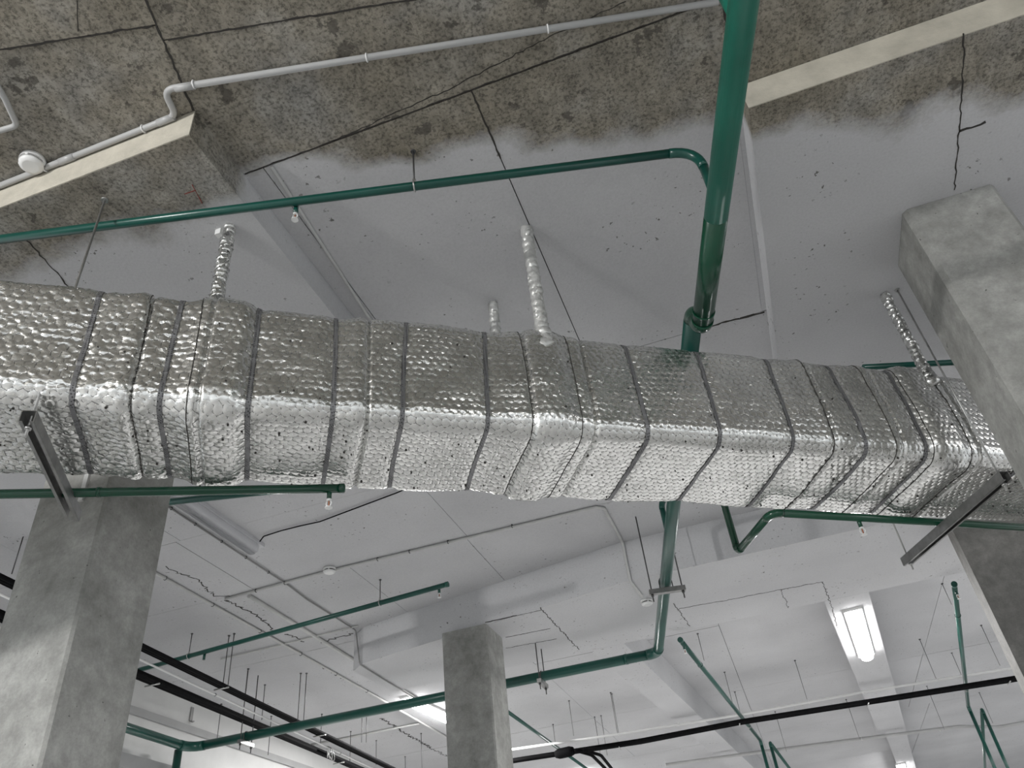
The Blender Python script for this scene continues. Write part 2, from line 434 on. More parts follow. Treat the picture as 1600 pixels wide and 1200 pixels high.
def along(p, q, x0, x1): 
    f = lambda x: Vector((x, p[1] + (q[1] - p[1]) / (q[0] - p[0]) * (x - p[0]), SL))
    return [f(x0), f(x1)]
crack(along(*J1, -3.2, -1.385), 0.0075, SL, 0.0035); crack(along(*K, -1.37, 0.5), 0.006, SL, 0.003)
crack([Vector((-1.12, 0.1, SL)), Vector((-1.35, 0.93, SL)), Vector((-1.462, 1.335, SL))], 0.009, SL, 0.0035)
crack([Vector((-1.45, 1.657, SL)), Vector((0.515, 1.655, SL))], 0.005, SL, 0.003)
crack([Vector((0.52, 1.65, SL)), Vector((0.522, 2.04, SL))], 0.010, SL, 0.003)
crack([Vector((-0.455, 1.66, SL)), Vector((-0.455, 2.0, SL))], 0.008, SL, 0.003)
crack([Vector((0.1, 3.475, SL)), Vector((0.53, 3.49, SL))], 0.012, SL, 0.006)
crack(pc([(30, 362), (75, 412), (110, 450)], PN), 0.006, PN, 0.005)
crack(pc([(1507, 52), (1502, 150), (1497, 230), (1491, 297)], PN), 0.006, PN, 0.004)
crack(pc([(520, 220), (700, 140), (850, 62), (978, 2)], SL), 0.004, SL, 0.004)
crack(pc([(258, 886), (285, 897), (310, 905), (320, 918), (338, 932), (360, 932)], SL), 0.011, SL, 0.02)
crack(pc([(352, 937), (380, 950), (410, 968), (432, 990)], SL), 0.011, SL, 0.02)
crack(pc([(445, 990), (462, 996), (475, 1003)], SL), 0.012, SL, 0.02)
crack(pc([(1061, 951), (1140, 937), (1200, 925), (1285, 909)], MP), 0.008, MP, 0.008)
crack(pc([(1285, 909), (1300, 950), (1308, 978)], MP), 0.006, MP, 0.008)
crack(pc([(1220, 921), (1232, 950)], MP), 0.005, MP, 0.01)
crack(pc([(1052, 942), (1065, 960), (1078, 978)], MP), 0.006, MP, 0.01)
crack(pc([(845, 950), (872, 980), (905, 1015)], MP), 0.008, MP, 0.01)
crack(pc([(758, 973), (846, 953)], MP), 0.008, MP, 0.004)
crack(pc([(790, 996), (860, 982)], MP), 0.009, MP, 0.003)
crack(pc([(790, 1013), (870, 998)], MP), 0.007, MP, 0.006)
crack(pc([(500, 1040), (520, 1052), (545, 1066)], SL), 0.014, SL, 0.02)
crack(pc([(595, 1122), (640, 1150), (698, 1182)], SL), 0.014, SL, 0.03)
crack(pc([(500, 1005), (530, 995), (552, 990)], SL), 0.012, SL, 0.02)
crack(pc([(1500, 205), (1540, 190)], PN), 0.012, PN, 0.008)
crack(pc([(120, 0), (122, 49)], SL), 0.003, SL, 0.001)
for a in ((( 300, 288), (316, 318)), ((288, 303), (306, 297))):
    crack([pt(*a[0], PN), pt(*a[1], PN)], 0.003, PN, 0.001, mat='red', name='marker_stroke')
random.seed(3)
# formed seams beside the left drop panel
MB().tube([pt(424, 260, SL - 0.006), pt(575, 494, SL - 0.006), Vector((-1.385, 3.4, SL - 0.006))], 0.008, 8).build('seam_strip', MT['conduit'], ce)

# ------------------------------------------------------------------ columns
def column(x, y, wx, wy, top, label, ch=0.012):
    m = MB(); poly = [(x + ch, y), (x + wx - ch, y), (x + wx, y + ch), (x + wx, y + wy - ch), (x + wx - ch, y + wy), (x + ch, y + wy), (x, y + wy - ch), (x, y + ch)]
    t = thing('column', (x + wx / 2, y + wy / 2, 0), label, 'column')
    m.prism(poly, 0.0, top - 0.001).build('shaft', MT['column'], t)
    return t
cl = column(-3.02, 2.45, 0.41, 0.41, PN, 'square concrete column at the left below the foil duct')
MB().box(-2.76, -2.735, 2.438, 2.452, zof((-2.75, 2.44), 783), PN - 0.01).build('conduit_strip', MT['conduit'], cl)
column(-2.46, 6.06, 0.40, 0.41, MP, 'square concrete column in the middle distance under the bent drop panel')
column(1.152, 2.865, 0.39, 0.39, PN, 'square concrete column at upper right passing in front of the duct', 0.02)

# ------------------------------------------------------------------ foil duct
D = Vector((0.8346, 0.5508, 0)); NV = Vector((-0.5508, 0.8346, 0)); O = Vector((-0.48, 2.40, 0))
UZ0, UZ1, WD = ZC + 1.625, ZC + 2.125, 0.50
U0, U1 = -4.4, 3.1
RC = 0.068
STUBS = (-1.20, 0.0, 1.80)
# perimeter points: starts at the near top corner, goes down the front, along the bottom, up the back, over the top
def perimeter(n):
    """return arrays (across, height, normal_a, normal_h) of n points along a rounded square"""
    a, h = WD, UZ1 - UZ0
    segs = []
    L1, L2 = h - 2 * RC, a - 2 * RC; q = math.pi / 2 * RC; tot = 2 * (L1 + L2) + 4 * q
    out = []
    for i in range(n):
        s = i / n * tot
        # front going down
        for kind, ln in (('f', L1), ('c1', q), ('b', L2), ('c2', q), ('k', L1), ('c3', q), ('t', L2), ('c4', q)):
            if s < ln or kind == 'c4': break
            s -= ln
        if kind == 'f': out.append((0, UZ1 - RC - s, -1, 0))
        elif kind == 'b': out.append((RC + s, UZ0, 0, -1))
        elif kind == 'k': out.append((a, UZ0 + RC + s, 1, 0))
        elif kind == 't': out.append((a - RC - s, UZ1, 0, 1))
        else:
            th = s / RC
            cx, cz, b0 = {'c1': (RC, UZ0 + RC, math.pi), 'c2': (a - RC, UZ0 + RC, 1.5 * math.pi), 'c3': (a - RC, UZ1 - RC, 0), 'c4': (RC, UZ1 - RC, 0.5 * math.pi)}[kind]
            an = b0 + th
            out.append((cx + RC * math.cos(an), cz + RC * math.sin(an), math.cos(an), math.sin(an)))
    return np.array(out), tot
def vnoise(u, v, su, sv, seed, per):
    """smooth value noise, periodic in v"""
    g = np.random.default_rng(seed); nu = int((U1 - U0) / su) + 3; nv = max(2, int(round(per / sv)))
    T = g.random((nu, nv)) * 2 - 1
    x = (u - U0) / su; y = (v / per) * nv
    i = np.floor(x).astype(int); j = np.floor(y).astype(int); fx = x - i; fy = y - j
    fx = fx * fx * (3 - 2 * fx); fy = fy * fy * (3 - 2 * fy)
    i = np.clip(i, 0, nu - 2)
    return (T[i, j % nv] * (1 - fx) + T[i + 1, j % nv] * fx) * (1 - fy) + (T[i, (j + 1) % nv] * (1 - fx) + T[i + 1, (j + 1) % nv] * fx) * fy
PER, TOT = perimeter(2000)
STRAPS = [(-2.02, .0), (-1.64, .0), (-1.37, 0), (-1.10, 0), (-0.82, 0), (-0.555, 0), (-0.24, 0), (0.37, 0), (0.70, 0), (1.04, 0), (1.36, 0), (1.68, 0), (2.17, 0)]
SEAMS = (-1.50, -1.29, -0.73, -0.12, 0.13, 1.20, 1.53, 1.92)
def disp(u, v):
    """how far the wrap stands off the true square, by place along (u) and round (v)"""
    a = 0.010 * vnoise(u, v, 0.30, 0.25, 1, TOT) + 0.0022 * vnoise(u, v, 0.085, 0.07, 2, TOT)
    cr = vnoise(u, v, 0.060, 0.024, 3, TOT); left = 1 / (1 + np.exp((u + 1.1) * 7))
    a += (0.0010 + 0.0012 * left) * (1 - np.minimum(np.abs(cr) / 0.35, 1)) ** 2 + (0.0005 + 0.0016 * left) * vnoise(u, v, 0.020, 0.013, 4, TOT)
    for s in STUBS: a += 0.026 * np.exp(-((u - s) / 0.085) ** 4)
    for s in SEAMS: a += 0.008 * np.exp(-((u - s) / 0.03) ** 2) - 0.012 * np.exp(-((u - s - 0.035) / 0.008) ** 2)
    for s, _ in STRAPS: a -= 0.008 * np.exp(-((u - s) / 0.028) ** 2)
    return a
HP = 0.031; _nr = int(TOT / (1.5 * HP / math.sqrt(3))); _nr -= _nr % 2; HS = TOT / (_nr * 1.5)
def quilt(u, v):
    r0 = np.floor(v / (1.5 * HS)); best = np.full(u.shape, 9.0)
    for dr in (-2, -1, 0, 1):
        r = r0 + dr; cv = r * 1.5 * HS + HS; off = -2.6 + np.where(r % 2 == 1, HP / 2, 0)
        cu = np.round((u - off) / HP) * HP + off
        best = np.minimum(best, np.hypot(u - cu, v - cv))
    return 0.0032 * (1 - np.minimum(best / (0.55 * HP), 1.05) ** 5)
def sag(u, ah):      # belly of the blanket between supports, on the far lower edge
    b2 = 0.012 + 0.022 * np.clip((u + 0.2) / 1.6, 0, 1.2)
    wv = np.clip((UZ0 + 0.2 - ah[:, 1]) / 0.2, 0, 1) * np.clip(ah[:, 0] / WD, 0, 1)
    return b2 * wv
def surf(u, v, off=0.0):
    k = np.floor((v % TOT) / TOT * 2000).astype(int) % 2000
    ah = PER[k]
    d = disp(u, v % TOT) + off
    if off == 0.0: d = d + quilt(u, v % TOT)
    a = ah[:, 0] + ah[:, 2] * d; h = ah[:, 1] + ah[:, 3] * d - sag(u, ah)
    x = O.x + D.x * u + NV.x * a; y = O.y + D.y * u + NV.y * a
    return np.stack([x, y, h], 1)
duct = thing('insulated_duct', (O.x, O.y, UZ0), 'large square ventilation duct wrapped in silver foil and wire netting', 'duct')
def np_mesh(name, V, Fq, mat, parent, smooth=True):
    me = bpy.data.meshes.new(name); V = np.asarray(V, dtype=np.float32)
    loc = np.array(parent.location, dtype=np.float32)
    V = V - loc
    me.vertices.add(len(V)); me.vertices.foreach_set('co', V.ravel())
    k = Fq.shape[1]
    me.loops.add(Fq.size); me.loops.foreach_set('vertex_index', Fq.ravel().astype(np.int32))
    me.polygons.add(len(Fq)); me.polygons.foreach_set('loop_start', np.arange(0, Fq.size, k, dtype=np.int32))
    me.polygons.foreach_set('loop_total', np.full(len(Fq), k, dtype=np.int32))
    me.polygons.foreach_set('use_smooth', np.full(len(Fq), smooth))
    me.update(calc_edges=True); me.validate(); me.materials.append(mat)
    o = bpy.data.objects.new(name, me); COL.objects.link(o); o.parent = parent
    return o
def jacket(u0, u1):
    nu, nv = int((u1 - u0) / (0.0044 if u1 > -2.2 else 0.02)), 430
    uu = np.linspace(u0, u1, nu + 1); vv = np.arange(nv) / nv * TOT
    U, Vv = np.meshgrid(uu, vv, indexing='ij')
    V = surf(U.ravel(), Vv.ravel())
    i, j = np.meshgrid(np.arange(nu), np.arange(nv), indexing='ij'); j2 = (j + 1) % nv
    Fq = np.stack([i * nv + j, (i + 1) * nv + j, (i + 1) * nv + j2, i * nv + j2], -1).reshape(-1, 4)
    return np_mesh('foil_jacket', V, Fq, MT['foil'], duct)
def tie_wire(u, lean):
    n = 120; vv = np.arange(n + 1) / n * TOT
    L = surf(np.full(n + 1, u) + lean * np.sin(vv * 3.1), vv, 0.003)
    MB().tube([Vector(p) for p in L], 0.0022, 5, cap=False).build('tie_wire', MT['crack'], duct)
for sk in STUBS:
    for g in (-0.095, 0.10): tie_wire(sk + g, 0.006)
for u_ in (-1.47, 1.51, 1.21): tie_wire(u_, 0.008)
edges_u = [U0, -2.21, -1.465, -0.695, 0.165, 1.235, 1.955, U1]
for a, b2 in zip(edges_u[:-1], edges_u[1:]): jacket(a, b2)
# hexagonal wire netting
def netting():
    p = 0.031; s = p / math.sqrt(3)          # flat-to-flat pitch, side
    segs = []
    nr = int(TOT / (1.5 * s)); nr -= nr % 2; s_v = TOT / (nr * 1.5) ; nc = int((2.6 + 2.9) / p)
    for r in range(nr):
        v0 = r * 1.5 * s_v
        if not (v0 < 0.98 or v0 > TOT - 0.14): continue
        for c in range(nc):
            u0 = -2.6 + c * p + (p / 2 if r % 2 else 0)
            a, b2, c2, d2 = (u0, v0), (u0 + p / 2, v0 + 0.5 * s_v), (u0 + p, v0), (u0 + p / 2, v0 + 1.5 * s_v)
            segs += [(a, b2), (b2, c2), (b2, d2)]
    S = np.array(segs)                        # n,2,2
    key = np.round(S.reshape(-1, 2) * np.array([1 / 0.001, 1 / 0.001])).astype(int)
    uq, inv = np.unique(key, axis=0, return_inverse=True)
    inv = np.asarray(inv).ravel()
    base = np.zeros((len(uq), 2)); base[inv] = S.reshape(-1, 2)
    jit = np.random.default_rng(5).normal(0, 0.0016, base.shape)
    base = base + jit
    A = base[inv[0::2]]; B = base[inv[1::2]]
    P = surf(A[:, 0], A[:, 1], 0.0012); Q = surf(B[:, 0], B[:, 1], 0.0012)
    d = Q - P; L = np.linalg.norm(d, axis=1, keepdims=True); ok = (L[:, 0] > 1e-4) & (L[:, 0] < 0.06)
    P, Q, d, L = P[ok], Q[ok], d[ok], L[ok]; d = d / L
    ref = np.tile(np.array([[0.31, 0.22, 0.92]]), (len(d), 1))
    s1 = np.cross(d, ref); s1 /= np.linalg.norm(s1, axis=1, keepdims=True); s2 = np.cross(d, s1)
    rr = 0.0012; n = len(P); V = np.zeros((n, 6, 3))
    for k in range(3):
        o = (s1 * math.cos(k * 2.0944) + s2 * math.sin(k * 2.0944)) * rr
        V[:, k] = P + o; V[:, 3 + k] = Q + o
    b0 = (np.arange(n) * 6)[:, None]
    Fq = np.concatenate([b0 + np.array([[0, 1, 4, 3]]), b0 + np.array([[1, 2, 5, 4]]), b0 + np.array([[2, 0, 3, 5]])], 0)
    o = np_mesh('wire_netting', V.reshape(-1, 3), Fq, MT['wire'], duct, False); o['kind'] = 'stuff'
netting()
# straps round the wrap
def strap(u, lean=0.0, wdt=0.016):
    n = 220; vv = np.arange(n) / n * TOT; V = []
    for du in (-wdt / 2, wdt / 2):
        for off in (0.0045, 0.0062):
            V.append(surf(np.full(n, u + du) + lean * np.sin(vv / TOT * 6.283), vv, off))
    V = np.concatenate(V); i = np.arange(n); j = (i + 1) % n
    q = lambda a, b2: np.stack([a * n + i, b2 * n + i, b2 * n + j, a * n + j], -1)
    Fq = np.concatenate([q(1, 3), q(2, 0), q(0, 1), q(3, 2)])
    np_mesh('strap', V, Fq, MT['strap'], duct, False)
for k, (u, l) in enumerate(STRAPS): strap(u, random.uniform(-0.02, 0.02))
# impaling pins with dark heads on the lower and front faces
pm_ = MB()
for k in range(230):
    u = random.uniform(-2.3, 2.6); v = random.uniform(0.42, 0.96) if k < 185 else random.uniform(0.05, 0.42)
    A = surf(np.array([u]), np.array([v]), 0.001)[0]; B = surf(np.array([u]), np.array([v]), 0.006)[0]
    pm_.tube([A, B], random.uniform(0.0022, 0.005), 6)
o = pm_.build('fixing_pins', MT['crack'], duct); o['kind'] = 'stuff'
# foil-wrapped hanger sleeves from the ceiling into the wrap
def sleeve(x, y, top, bottom, r0, flare, mat='wrap'):
    n = 60; P = []; R = []
    for k in range(n + 1):
        t = k / n; z = top + (bottom - top) * t
        P.append(Vector((x + 0.004 * math.sin(k * 1.9), y + 0.004 * math.cos(k * 2.3), z)))
        R.append(r0 * (1 + random.uniform(-0.07, 0.07)) + flare * max(0, (t - 0.72) / 0.28) ** 2)
    m = MB().tube(P, r0, 18, radii=R)
    for q in m.v: q += Vector((random.uniform(-1, 1), random.uniform(-1, 1), random.uniform(-1, 1))) * 0.0030
    m.build('hanger_sleeve', MT[mat], duct)
s1 = pt(359, 355, PN); s2 = pt(822, 358, SL); s3 = pt(770, 475, SL); s4 = pt(1382, 460, PN)
sleeve(s1.x, s1.y, PN + 0.002, UZ1 - 0.03, 0.024, 0.022, 'foil')
sleeve(s2.x, s2.y, SL + 0.002, UZ1 - 0.10, 0.026, 0.022)
sleeve(s3.x, s3.y, SL + 0.002, UZ1 - 0.10, 0.024, 0.012)
sleeve(s4.x, s4.y, PN + 0.002, UZ1 - 0.10, 0.023, 0.02, 'foil')
MB().box(s1.x - 0.06, s1.x - 0.035, s1.y - 0.012, s1.y + 0.012, PN - 0.03, PN + 0.002).build('bracket_tab', MT['white'], duct)

# trapeze hangers under the duct
def trapeze(a, b2, ztop_a, ztop_b, zc, label):
    a, b2 = Vector((*a, zc)), Vector((*b2, zc)); d = (b2 - a).normalized()
    t = thing('trapeze_hanger', ((a.x + b2.x) / 2, (a.y + b2.y) / 2, zc - 0.02), label, 'hanger')
    s = Vector((-d.y, d.x, 0)); w2, h2, th = 0.0205, 0.0205, 0.0025
    ch = MB()
    p, q = a - d * 0.03, b2 + d * 0.03
    ch.bar(p + s * w2, q + s * w2, th, 2 * h2); ch.bar(p - s * w2, q - s * w2, th, 2 * h2)
    ch.bar(p + Vector((0, 0, h2)), q + Vector((0, 0, h2)), 2 * w2, th)
    for sg in (-1, 1):
        ch.bar(p + s * sg * (w2 - 0.005) - Vector((0, 0, h2)), q + s * sg * (w2 - 0.005) - Vector((0, 0, h2)), 0.010, th)
    ch.build('strut_channel', MT['strut'], t)
    for e, zt in ((a, ztop_a), (b2, ztop_b)):
        if zt is None: continue
        MB().tube([Vector((e.x, e.y, zt + 0.003)), Vector((e.x, e.y, zc - 0.055))], 0.0045, 8).build('threaded_rod', MT['steel'], t)
        MB().tube([Vector((e.x, e.y, zc - 0.030)), Vector((e.x, e.y, zc - 0.021))], 0.0105, 6).build('nut', MT['steel'], t)
        MB().tube([Vector((e.x, e.y, zt - 0.006)), Vector((e.x, e.y, zt + 0.002))], 0.014, 12).build('anchor_washer', MT['steel'], t)
zt = ZC + 1.535
ra = pt(164, 312, PN)
ea = pt(113, 800, zt)
trapeze((ra.x, ra.y), (ea.x, ea.y), PN, None, zt, 'steel trapeze hanger under the left end of the duct')
rb = pt(1397, 455, PN); zt2 = ZC + 1.490
eb = pt(1420, 874, zt2)
trapeze((rb.x + 0.015, rb.y - 0.005), (eb.x, eb.y), PN, PN - 0.02 + 0.022, zt2, 'steel trapeze hanger under the right end of the duct')

# ------------------------------------------------------------------ green sprinkler pipework
R3 = 0.045
mainp = thing('sprinkler_main_pipe', (0.15, 2.78, ZC + 2.2), 'thick green main pipe running overhead, stepping over the duct into the far hall', 'pipe')
zb = ZC + 2.205; zo = ZC + 2.315; zx = ZC + 2.15
A0 = Vector((1.02, -1.05, zb)); A1 = Vector((0.155, 2.775, zb))
dA = (A1 - A0).normalized()
A05 = A0.lerp(A1, 0.84)
MB().tube([A0, A05], R3, 28).build('pipe', MT['teal'], mainp)
Bv = Vector((A1.x - 0.012, A1.y + 0.02, zo))
E1 = pt(1028, 1020, zx); E2 = pt(297, 1169, zx)
path = [A05, A1, Bv, Vector((-0.26, 4.65, ZC + 2.285)), E1]
segs = fillet([A05, A1, Bv, E1], [0.06, 0.06])
MB().tube(segs[0][1], R3, 28).build('pipe', MT['green'], mainp)
MB().tube(segs[1][1] + segs[2][1] + segs[3][1], R3 * 1.0, 24, radii=[R3 * 1.05 - 0.006 * i / 20 for i in range(len(segs[1][1]) + 2 + len(segs[3][1]))]).build('double_elbow', MT['green'], mainp)
r2 = 0.042
E3 = pt(207, 1140, zx)
far = [segs[4][1][0], E1, E2, E3 + (E3 - E2) * 1.5]
pipe_parts(mainp, far, r2, [0.12, 0.16], MT['tealdark'], seg=22)
collar(mainp, A0.lerp(A1, 0.975), dA, R3 * 1.06, MT['green'], L=0.006)
collar(mainp, E1.lerp(E2, 0.06), E2 - E1, r2 * 1.08, MT['tealdark'])
dn = pt(279, 1172, zx)
MB().tube([dn, dn - Vector((0, 0, 1.2))], 0.038, 18).build('drop_pipe', MT['tealdark'], mainp)

# branch feeding the upper small pipe
br = thing('sprinkler_branch_pipe', (-1.24, 1.73, ZC + 2.52), 'slim green pipe crossing above the duct into the thick main pipe', 'pipe')
zs = ZC + 2.525; tA = (A0.y - 2.10) / (A0.y - A1.y); J = A0.lerp(A1, tA)
Jt = Vector((J.x, J.y, zs)); eL = pt(0, 374, zs); dL = (eL - Jt).normalized()
pipe_parts(br, [J + Vector((0, 0, 0.03)), Jt, eL + dL * 0.8], 0.018, 0.11, MT['tealdark'], seg=16)
sp = pt(463, 322, zs); sprinkler(br, sp, 0.018, MT['tealdark'])
br2 = thing('sprinkler_branch_pipe', (0.46, 1.43, ZC + 2.3), 'short green branch joining the thick main pipe at the top edge of the picture', 'pipe')
J2 = A0.lerp(A1, (A0.y - 1.44) / (A0.y - A1.y))
pipe_parts(br2, [J2 + Vector((0, 0, 0.03)), Vector((J2.x, J2.y, ZC + 2.5)), Vector((J2.x - 1.3, J2.y - 0.70, ZC + 2.5))], 0.020, 0.09, MT['teal'], seg=16)

# pipe hanging under the left of the duct
zl = ZC + 1.565
lp = thing('sprinkler_branch_pipe', pt(300, 768, zl), 'dark green capped pipe under the left end of the duct', 'pipe')
a, b2 = pt(0, 772, zl), pt(536, 763, zl); dl = (b2 - a).normalized()
MB().tube([a - dl * 1.0, b2], 0.017, 18).build('pipe', MT['green'], lp)
MB().tube([b2 - dl * 0.015, b2 + dl * 0.004, b2 + dl * 0.009], 0.019, 18, radii=[0.0185, 0.0185, 0.012]).build('end_cap', MT['green'], lp)
collar(lp, pt(155, 769, zl), dl, 0.0195, MT['green'], L=0.006)
sprinkler(lp, pt(515, 764, zl), 0.017, MT['green'])
# pipe on the right that dips and rises behind the duct
zr = ZC + 1.530
rp = thing('sprinkler_branch_pipe', pt(1340, 808, zr), 'dark green pipe under the right end of the duct with a V-shaped offset', 'pipe')
c1 = pt(1205, 801, zr); c0 = pt(1600, 824, zr); c2 = pt(1153, 862, zr)
pipe_parts(rp, [c0 + (c0 - c1).normalized() * 1.0, c1, c2, Vector((c2.x, c2.y, ZC + 2.45))], 0.0175, [0.05, 0.035], MT['green'], seg=18)
sprinkler(rp, pt(1340, 810, zr), 0.0175, MT['green'])
# riser behind the main pipe
q1 = pt(1047, 850, ZC + 2.28)
pipe_parts(thing('sprinkler_riser', q1, 'short dark green riser behind the thick pipe below the duct', 'pipe'), [q1 + Vector((0.0, 0.05, -0.02)), Vector((q1.x, q1.y + 0.05, SL - 0.1)), Vector((q1.x + 1.5, q1.y - 0.3, SL - 0.1))], 0.02, 0.08, MT['tealdark'], seg=14)
# pipe running behind the left column
zz = ZC + 2.45
p5 = thing('sprinkler_branch_pipe', pt(350, 776, zz), 'green pipe glimpsed behind the left column below the duct', 'pipe')
a, b2 = pt(275, 783, zz), pt(440, 766, zz); dd = (b2 - a).normalized()
MB().tube([a - dd * 0.35, b2 + dd * 0.6], 0.02, 14).build('pipe', MT['tealdark'], p5)
# far left pipe with one head
zp = ZC + 2.55
p6 = thing('sprinkler_branch_pipe', pt(500, 968, zp), 'slim green pipe under the ceiling between the left column and the bent panel', 'pipe')
a, b2 = pt(235, 1042, zp), pt(699, 913, zp); dd = (b2 - a).normalized()
L6 = (a.copy(), b2.copy())
MB().tube([a - dd * 0.5, b2], 0.020, 14).build('pipe', MT['tealdark'], p6)
MB().tube([b2 - dd * 0.02, b2 + dd * 0.008], 0.022, 14).build('end_cap', MT['tealdark'], p6)
sprinkler(p6, pt(686, 918, zp), 0.019, MT['tealdark'])
MB().tube([pt(320, 1020, zp), pt(320, 1020, zp) - Vector((0, 0, 0.06))], 0.012, 10).build('nipple', MT['tealdark'], p6)
# pipe glimpsed between the right column and the duct
p7 = thing('sprinkler_branch_pipe', pt(1480, 568, ZC + 2.4), 'green pipe glimpsed between the right column and the top of the duct', 'pipe')
a, b2 = pt(1440, 569, ZC + 2.4), pt(1530, 564, ZC + 2.4)
MB().tube([a + (a - b2), b2 + (b2 - a)], 0.016, 14).build('pipe', MT['tealdark'], p7)
# far pipe behind the middle column
p8 = thing('sprinkler_branch_pipe', pt(830, 1140, ZC + 2.4), 'thin green pipe receding to the right of the middle column', 'pipe')
a, b2 = pt(800, 1117, ZC + 2.4), pt(915, 1200, ZC + 2.4)
MB().tube([a - (b2 - a) * 0.1, a.lerp(b2, 0.6)], 0.020, 12).build('pipe', MT['tealdark'], p8)
MB().tube([a.lerp(b2, 0.6), a + (b2 - a) * 2], 0.020, 12).build('pipe', MT['tealdark'], p8)
# far right pipes that jog downwards
def jog(pxs, top2, label, z=ZC + 2.3, r=0.022):
    P = [pt(x, y, z) for x, y in pxs]; d = (P[-1] - P[0]).normalized()
    t = thing('sprinkler_branch_pipe', P[0], label, 'pipe')
    e = P[-1]
    pipe_parts(t, [P[0], e, e - Vector((0, 0, 1.3))], r, 0.06, MT['tealdark'], seg=12)
    g = pt(top2[0], top2[1], z)
    pipe_parts(t, [g - Vector((0, 0, 1.3)), g, g + d * 8], r, 0.06, MT['tealdark'], seg=12)
    MB().tube([P[0] - d * 0.01, P[0] + d * 0.03], r * 1.12, 12).build('end_cap', MT['tealdark'], t)
    for k in (0.18, 0.8): collar(t, P[0].lerp(e, k), d, r * 1.2, MT['steel'] if k > 0.5 else MT['tealdark'], 'clamp_collar', 0.008)
    sprinkler(t, P[0] + d * 0.12, r, MT['tealdark'])
jog([(1063, 1000), (1188, 1157)], (1203, 1160), 'slim green pipe with a downward jog, left of the lit ceiling lamp')
jog([(1491, 913), (1513, 1104)], (1534, 1108), 'slim green pipe with a downward jog, beside the dark wall pier')

# pipe hangers
def hanger(x, y, line, top, r, d, label, n='pipe_hanger', mat='darksteel', group=None):
    P = pt(x, y, top); p0, p1 = line; e = (p1 - p0).normalized(); q = p0 + e * (Vector((P.x, P.y, p0.z)) - p0).dot(e)
    P = q; zb2 = q.z
    t = thing(n, (P.x, P.y, zb2), label, 'hanger', group)
    MB().tube([Vector((P.x, P.y, top + 0.004)), Vector((P.x, P.y, zb2 + r))], 0.004, 8).build('threaded_rod', MT[mat], t)
    MB().ring((P.x, P.y, zb2), d, r + 0.003, 0.0035, 20, 6).build('clamp_ring', MT['steel'], t)
    MB().tube([Vector((P.x, P.y, zb2 + r + 0.002)), Vector((P.x, P.y, zb2 + r + 0.022))], 0.008, 6).build('nut', MT['steel'], t)
    MB().tube([Vector((P.x, P.y, top - 0.005)), Vector((P.x, P.y, top + 0.002))], 0.011, 10).build('anchor', MT['darksteel'], t)
hanger(647, 243, (Jt, eL), SL, 0.019, dL, 'thin rod hanger with clamp on the slim pipe above the duct')
hanger(590, 903, L6, SL, 0.021, (1, -0.09, 0), 'rod hanger on the slim pipe left of the middle column')
hanger(300, 990, L6, SL, 0.021, (1, -0.09, 0), 'rod hanger on the slim pipe near the black cable runs')
def saddle(p, d, half, top, z, label, r, zstr):
    """two rods and a strut carrying a pipe"""
    p = Vector((p.x, p.y, zstr)); d = Vector((d.x, d.y, 0)).normalized(); s = Vector((-d.y, d.x, 0))
    t = thing('strut_hanger', p, label, 'hanger')
    MB().bar(p - s * (half + 0.02), p + s * (half + 0.02), 0.04, 0.035).build('strut_channel', MT['strut'], t)
    for g in (-1, 1):
        q = p + s * g * half
        MB().tube([Vector((q.x, q.y, top + 0.004)), Vector((q.x, q.y, zstr - 0.07))], 0.005, 8).build('threaded_rod', MT['darksteel'], t)
        MB().tube([Vector((q.x, q.y, zstr - 0.032)), Vector((q.x, q.y, zstr - 0.018))], 0.011, 6).build('nut', MT['darksteel'], t)
    c = p + Vector((0, 0, z - zstr)); arc = []
    for k in range(13):
        a = math.pi * k / 12; arc.append(c + s * math.cos(a) * (r + 0.004) + Vector((0, 0, math.sin(a) * (r + 0.004))))
    arc = [Vector((arc[0].x, arc[0].y, zstr))] + arc + [Vector((arc[-1].x, arc[-1].y, zstr))]
    MB().tube(arc, 0.004, 8).build('u_bolt', MT['darksteel'], t)
S0 = segs[4][1][0]
ts = (5.50 - S0.y) / (E1.y - S0.y); ps = S0.lerp(E1, ts)
saddle(ps, E1 - S0, 0.11, SL, ps.z, 'strut hanger with two rods under the thick pipe before the far panel', r2, ps.z - r2 - 0.02)
ps = E1.lerp(E2, 0.225); saddle(ps, E2 - E1, 0.09, MP, ps.z, 'strut hanger with two rods under the thick pipe right of the middle column', r2, ps.z - r2 - 0.02)
ps = E1.lerp(E2, 0.865); saddle(ps, E2 - E1, 0.09, SL, ps.z, 'strut hanger with two rods under the thick pipe by the black cable runs', r2, ps.z - r2 - 0.02)

# ------------------------------------------------------------------ grey conduits and smoke detectors
def conduit(name, pts, r, bend, mat, label, cat='conduit', clips=(), clipmat='white', seg=10, joints=()):
    t = thing(name, pts[0], label, cat)
    L = smooth_path(pts, bend) if len(pts) > 2 else [Vector(p) for p in pts]
    MB().tube(L, r, seg).build('tube', MT[mat], t)
    for c in clips:
        c = Vector(c[0]), Vector(c[1])
        m = MB().ring(c[0], c[1], r + 0.002, 0.003, 14, 6)
        m.bar(c[0] + Vector((0, 0, r)), c[0] + Vector((0, 0, r + 0.003)), 0.012, 0.012, (1, 0, 0))
        m.build('clip', MT[clipmat], t)
    for c in joints:
        MB().tube([Vector(c[0]) - Vector(c[1]).normalized() * 0.035, Vector(c[0]) + Vector(c[1]).normalized() * 0.035], r * 1.16, 12).build('coupling', MT[mat], t)
    return t
rc = 0.0125; zc_ = SL - 0.016
k0 = [Vector((-3.0, 1.325, zc_)), Vector((-1.525, 1.322, zc_)), Vector((-1.50, 1.215, zc_)), pt(300, 133, zc_), pt(1122, 3, zc_)]
